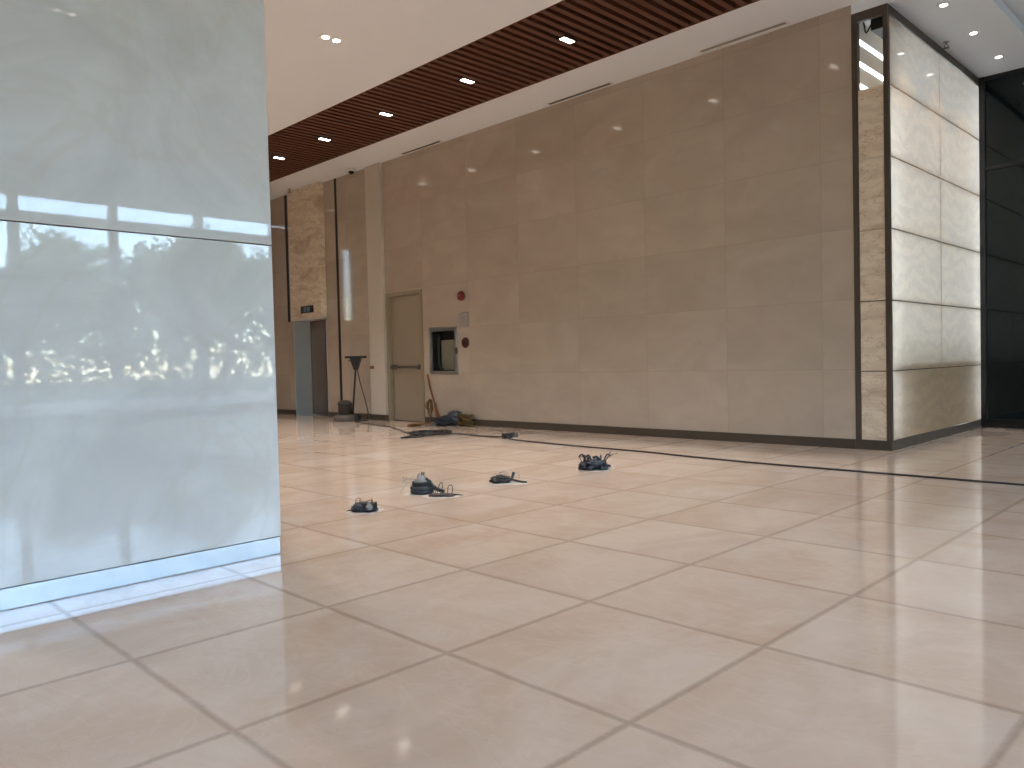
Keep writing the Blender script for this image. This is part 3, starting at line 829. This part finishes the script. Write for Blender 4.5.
# B: tall one with two stacked rings and a grey taped stump
cB = (-4.66, 3.645, 0)
B = empty('cable_stub', cB, 'tallest cable stub, dark ring coil under a pointed grey taped stump', 'cable', GB)
patch(cB, 0.13, 0.12, 2, B)
MB(cB).lathe(rt(cB, 0, 0, 0.001), (0, 0, 1), [(0.07, 0), (0.086, 0.008), (0.09, 0.022), (0.083, 0.027), (0.085, 0.032), (0.092, 0.044), (0.086, 0.056), (0.06, 0.062)], 28).build('ring_coil', M['navy'], B)
MB(cB).lathe(rt(cB, 0.0, 0, 0.058), (0.06, 0.05, 1), [(0.062, 0), (0.066, 0.012), (0.06, 0.03), (0.046, 0.05), (0.03, 0.064), (0.014, 0.08)], 18).build('taped_stump', M['greytape'], B)
pts = []
for k in range(30):
    a = k * 0.52; pts.append(rt(cB, 0.066 * math.cos(a), 0.066 * math.sin(a), 0.066 + 0.0009 * k))
MB(cB).tube(pts, 0.009, 8, 3).build('wrap', M['rubber'], B)
wires(cB, B, [[(0.0, 0, .12), (.0, 0, .14), (.002, 0, .165)], [(.015, 0, .11), (.012, 0, .14), (.02, 0, .16)], [(-.02, 0, .11), (-.03, 0, .13), (-.02, .01, .15)]], M['greytape'], 0.006, 'strand')
wires(cB, B, [[(-.04, 0, .11), (-.09, -.01, .115), (-.12, 0, .108), (-.15, .02, .09)], [(-.05, 0, .1), (-.1, -.01, .085), (-.14, -.02, .04), (-.16, -.03, .015)], [(-.09, 0, .115), (-.13, .01, .125), (-.15, .02, .11), (-.14, 0, .085)]], M['wirewhite'], 0.004)
MB(cB).tube([rt(cB, 0.03, -0.02, 0.115), rt(cB, 0.06, -0.02, 0.085), rt(cB, 0.1, -0.02, 0.04), rt(cB, 0.17, -0.03, 0.014)], 0.014, 8, 4).build('side_cable', M['rubber'], B)
# B2: flat bundle to its right
cC = (-4.44, 3.66, 0)
Cc = empty('cable_stub', cC, 'flat dark cable stub with upright wire hoops, just right of the tallest stub', 'cable', GB)
patch(cC, 0.15, 0.1, 3, Cc)
v_, f_ = lump((cC[0], cC[1], 0.008), 0.09, 0.05, 0.012, 4.2)
MB(cC).add(v_, f_, True).build('dark_bundle', M['wiredark'], Cc)
MB(cC).tube([rt(cC, 0.05, 0, 0.012), rt(cC, 0.1, 0, 0.01), rt(cC, 0.15, 0.0, 0.004)], 0.008, 8, 3, 0.3).build('tail', M['rubber'], Cc)
wires(cC, Cc, [[(-.08, 0, .015), (-.07, 0, .06), (-.045, 0, .075), (-.05, .01, .02)], [(-.04, 0, .015), (-.02, 0, .085), (0, 0, .1), (.0, 0, .06), (-.02, 0, .015)], [(.04, 0, .015), (.045, 0, .07), (.07, 0, .078), (.075, 0, .04), (.065, 0, .015)]], M['wiredark'], 0.0032)
# C: low one
cD = (-4.50, 4.40, 0)
D = empty('cable_stub', cD, 'low flat cable stub, third opening from the pillar toward the back wall', 'cable', GB)
patch(cD, 0.16, 0.14, 4, D)
v_, f_ = lump((cD[0] - 0.045, cD[1] - 0.045, 0.03), 0.085, 0.06, 0.03, 6.4)
MB(cD).add(v_, f_, True).build('dark_bundle', M['rubber'], D)
MB(cD).tube([rt(cD, -0.13, 0, 0.04), rt(cD, -0.05, -0.02, 0.05), rt(cD, 0.02, -0.02, 0.03), rt(cD, 0.09, -0.03, 0.014), rt(cD, 0.15, -0.03, 0.006)], 0.013, 8, 4, 0.5).build('tail', M['rubber'], D)
MB(cD).tube([rt(cD, 0.02, -0.02, 0.02), rt(cD, 0.035, 0, 0.05), rt(cD, 0.045, 0, 0.085)], 0.012, 8, 3).build('upright_end', M['navy'], D)
wires(cD, D, [[(-.1, 0, .05), (-.1, 0, .08), (-.03, 0, .082), (-.04, 0, .05)], [(-.07, .02, .05), (-.06, 0, .09), (-.01, 0, .085), (-.02, 0, .045)], [(.045, 0, .08), (.075, 0, .085), (.09, 0, .06), (.085, 0, .03)]], M['wirewhite'], 0.0032)
# D: farthest, spiky tangle
cE = (-4.42, 5.40, 0)
E_ = empty('cable_stub', cE, 'bushy dark blue cable stub, farthest from the pillar and nearest the back wall', 'cable', GB)
patch(cE, 0.17, 0.15, 5, E_)
v_, f_ = lump((cE[0], cE[1], 0.04), 0.115, 0.09, 0.05, 8.4, 3, 0.6)
MB(cE).add(v_, f_, True).build('dark_bundle', M['navy'], E_)
MB(cE).lathe(rt(cE, -0.1, -0.03, 0.03), (-0.6, -0.7, 0.35), [(0.03, -0.05), (0.034, 0), (0.034, 0.04), (0.02, 0.042)], 14).build('conduit_end', M['rubber'], E_)
rnd = random.Random(21)
for k in range(9):
    a = rnd.uniform(-.1, .1); b = rnd.uniform(-.05, .05); l = rnd.uniform(-.06, .06)
    wires(cE, E_, [[(a, b, .04), (a + l * .5, b, .09), (a + l, b, .12 + rnd.uniform(-.02, .02)), (a + l * 1.6, b + .01, .11 + rnd.uniform(-.03, .02))]], M['navy'], 0.007, 'cable_end')
wires(cE, E_, [[(.08, 0, .05), (.12, 0, .1), (.16, 0, .13), (.21, .01, .135)], [(.1, 0, .07), (.13, 0, .13), (.15, 0, .16)], [(-.1, 0, .06), (-.13, 0, .11), (-.06, 0, .12), (-.05, 0, .07)]], M['wiredark'], 0.0032)

# ------------------------------------------------------------------ outside, seen mirrored in the pillar
struct(MB().box(XG, 90, -70, 80, -0.25, -0.05).build('ground', M['grass']))
struct(MB().box(XG, 15.5, -60, 70, -0.05, -0.02).build('terrace', M['road']))
struct(MB().box(16.2, 18.6, -60, 70, -0.05, 0.06).build('pavement', M['pavement']))
struct(MB().box(18.6, 24, -60, 70, -0.05, -0.01).build('road', M['road']))
rnd = random.Random(4)
def tree_mesh(h, seed):
    rn = random.Random(seed)
    tr = MB(); tr.tube([(0, 0, 0), (0.1, 0.05, h * 0.3), (-0.1, 0.1, h * 0.55), (0.1, 0, h * 0.8)], 0.16, 8, 4, 0.35)
    for k in range(4):
        a = rn.uniform(0, 6.28)
        tr.tube([(0, 0.05, h * (0.3 + 0.08 * k)), (math.cos(a) * h * .12, math.sin(a) * h * .12, h * (0.45 + 0.08 * k)), (math.cos(a) * h * .25, math.sin(a) * h * .25, h * (0.55 + 0.08 * k))], 0.07, 6, 3, 0.4)
    lv = MB()
    blobs = [(Vector((rn.uniform(-.22, .22) * h, rn.uniform(-.22, .22) * h, rn.uniform(.3, .9) * h)), rn.uniform(.11, .2) * h) for _ in range(26)]
    for c, r in blobs:
        for _ in range(230):
            d = Vector((rn.gauss(0, 1), rn.gauss(0, 1), rn.gauss(0, 1))).normalized() * r * rn.uniform(.55, 1.0)
            p = c + d; u = Vector((rn.gauss(0, 1), rn.gauss(0, 1), rn.gauss(0, 1))).normalized(); w = u.orthogonal().normalized()
            s = rn.uniform(.1, .2)
            lv.add([p - u * s, p + w * s * .6, p + u * s, p - w * s * .6], [(0, 1, 2, 3)])
    return tr, lv
tr, lv = tree_mesh(7.0, 2)
GT = 'trees outside the glazed front'
T0 = empty('tree', (30.5, 3.0, -0.05), 'leafy tree outside the glazed front, mirrored in the white pillar', 'tree', GT)
tr.build('trunk', M['bark'], T0); lv.build('foliage', M['leaf'], T0)
hd = MB((25.2, 0, -0.05)); rn = random.Random(8)  # hedge added to hide the bright horizon mirrored in the pillar
for k in range(16000):
    p = Vector((25.2 + rn.uniform(-.6, .6), rn.uniform(-22, 40), rn.uniform(0, 1) ** 0.7 * (2.6 + 0.5 * math.sin(k * 0.37)))); u_ = Vector((rn.gauss(0, 1), rn.gauss(0, 1), rn.gauss(0, 1))).normalized(); w_ = u_.orthogonal().normalized()
    q = rn.uniform(.1, .2)
    hd.add([p - u_ * q, p + w_ * q * .7, p + u_ * q, p - w_ * q * .7], [(0, 1, 2, 3)])
hdo = hd.build('hedge', M['hedge']); tag(hdo, 'long leafy hedge added outside the glazed front to block the bright horizon', 'hedge')
for (x, y, s, r) in ((31, -3, 1.0, 1), (34, 8.5, .9, 2), (31, 15, 1.1, 3), (36, 0, 1.2, 4), (38, 13, 1.2, 5), (31, 22, 1.0, 6), (34, -10, 1.2, 2.5), (40, 22, 1.4, .5), (41, 5.5, .95, 1.7)):
    t_ = dup(T0, (x, y, -0.05), T0['label'], GT); t_.scale = (s, s, s); t_.rotation_euler = (0, 0, r)

# ------------------------------------------------------------------ light
def lamp_light(o, pw, col, cone, dz=-0.03):
    l = bpy.data.lights.new('downlight_beam', 'SPOT'); l.energy = pw; l.color = col
    l.spot_size = math.radians(cone); l.spot_blend = 1.0; l.shadow_soft_size = 0.05
    b = bpy.data.objects.new('downlight_beam', l); COL.objects.link(b)
    b.location = (o.location.x, o.location.y, o.location.z + dz)
for o in [o for o in COL.objects if o.name.split('.')[0] in ('twin_downlight', 'round_downlight')]:
    if o.name[0] == 'r': lamp_light(o, 80.0, (1.0, 0.98, 0.97), 84)
    elif abs(o.location.y - 6.585) < 0.01: lamp_light(o, LAMP_W * 0.75, (1.0, 0.97, 0.95), 62)
    else: lamp_light(o, LAMP_W * (1.08 if o.location.x < -3.5 else 0.22), (1.0, 0.975, 0.96), 105)
W = bpy.data.worlds.new('sky'); SC.world = W; W.use_nodes = True
nt = W.node_tree; nt.nodes.clear()
sky = nt.nodes.new('ShaderNodeTexSky'); sky.sky_type = 'NISHITA'; sky.sun_disc = False
sky.sun_elevation = math.radians(48); sky.sun_rotation = math.radians(250)
sky.air_density = 1.0; sky.dust_density = 0.4; sky.ozone_density = 1.3
bg = nt.nodes.new('ShaderNodeBackground'); bg.inputs[1].default_value = 4.2
ow = nt.nodes.new('ShaderNodeOutputWorld')
nt.links.new(sky.outputs[0], bg.inputs[0]); nt.links.new(bg.outputs[0], ow.inputs[0])
sl = bpy.data.lights.new('sun', 'SUN'); sl.energy = 13.0; sl.angle = 0.01; sl.color = (1, .95, .88)
so = bpy.data.objects.new('sun', sl); COL.objects.link(so)
so.rotation_euler = Vector((0.62, 0.28, -0.75)).to_track_quat('-Z', 'Y').to_euler()

# ------------------------------------------------------------------ camera
F = 782.617; yaw, pitch, roll = 2.3597023, -0.028400932, -0.024341179
f = Vector((math.cos(pitch) * math.cos(yaw), math.cos(pitch) * math.sin(yaw), math.sin(pitch)))
r = Vector((math.sin(yaw), -math.cos(yaw), 0)); u = r.cross(f)
r2 = r * math.cos(roll) + u * math.sin(roll); u2 = -r * math.sin(roll) + u * math.cos(roll)
cam = bpy.data.cameras.new('camera'); co_ = bpy.data.objects.new('camera', cam); COL.objects.link(co_)
cam.sensor_width = 36.0; cam.lens = F / 1024 * 36.0; cam.clip_start = 0.05; cam.clip_end = 300
mw = Matrix(((r2.x, u2.x, -f.x, 0), (r2.y, u2.y, -f.y, 0), (r2.z, u2.z, -f.z, H), (0, 0, 0, 1)))
co_.matrix_world = mw
SC.camera = co_
# ------------------------------------------------------------------ colour management
vs_ = SC.view_settings
vs_.view_transform = 'Standard'; vs_.look = 'None'; vs_.gamma = 1.0; vs_.use_curve_mapping = False
vs_.exposure = 0.0
SC.cycles.max_bounces = 10; SC.cycles.diffuse_bounces = 6; SC.cycles.glossy_bounces = 4; SC.cycles.transparent_max_bounces = 12
SC.cycles.caustics_reflective = False; SC.cycles.caustics_refractive = False
SC.cycles.use_denoising = True
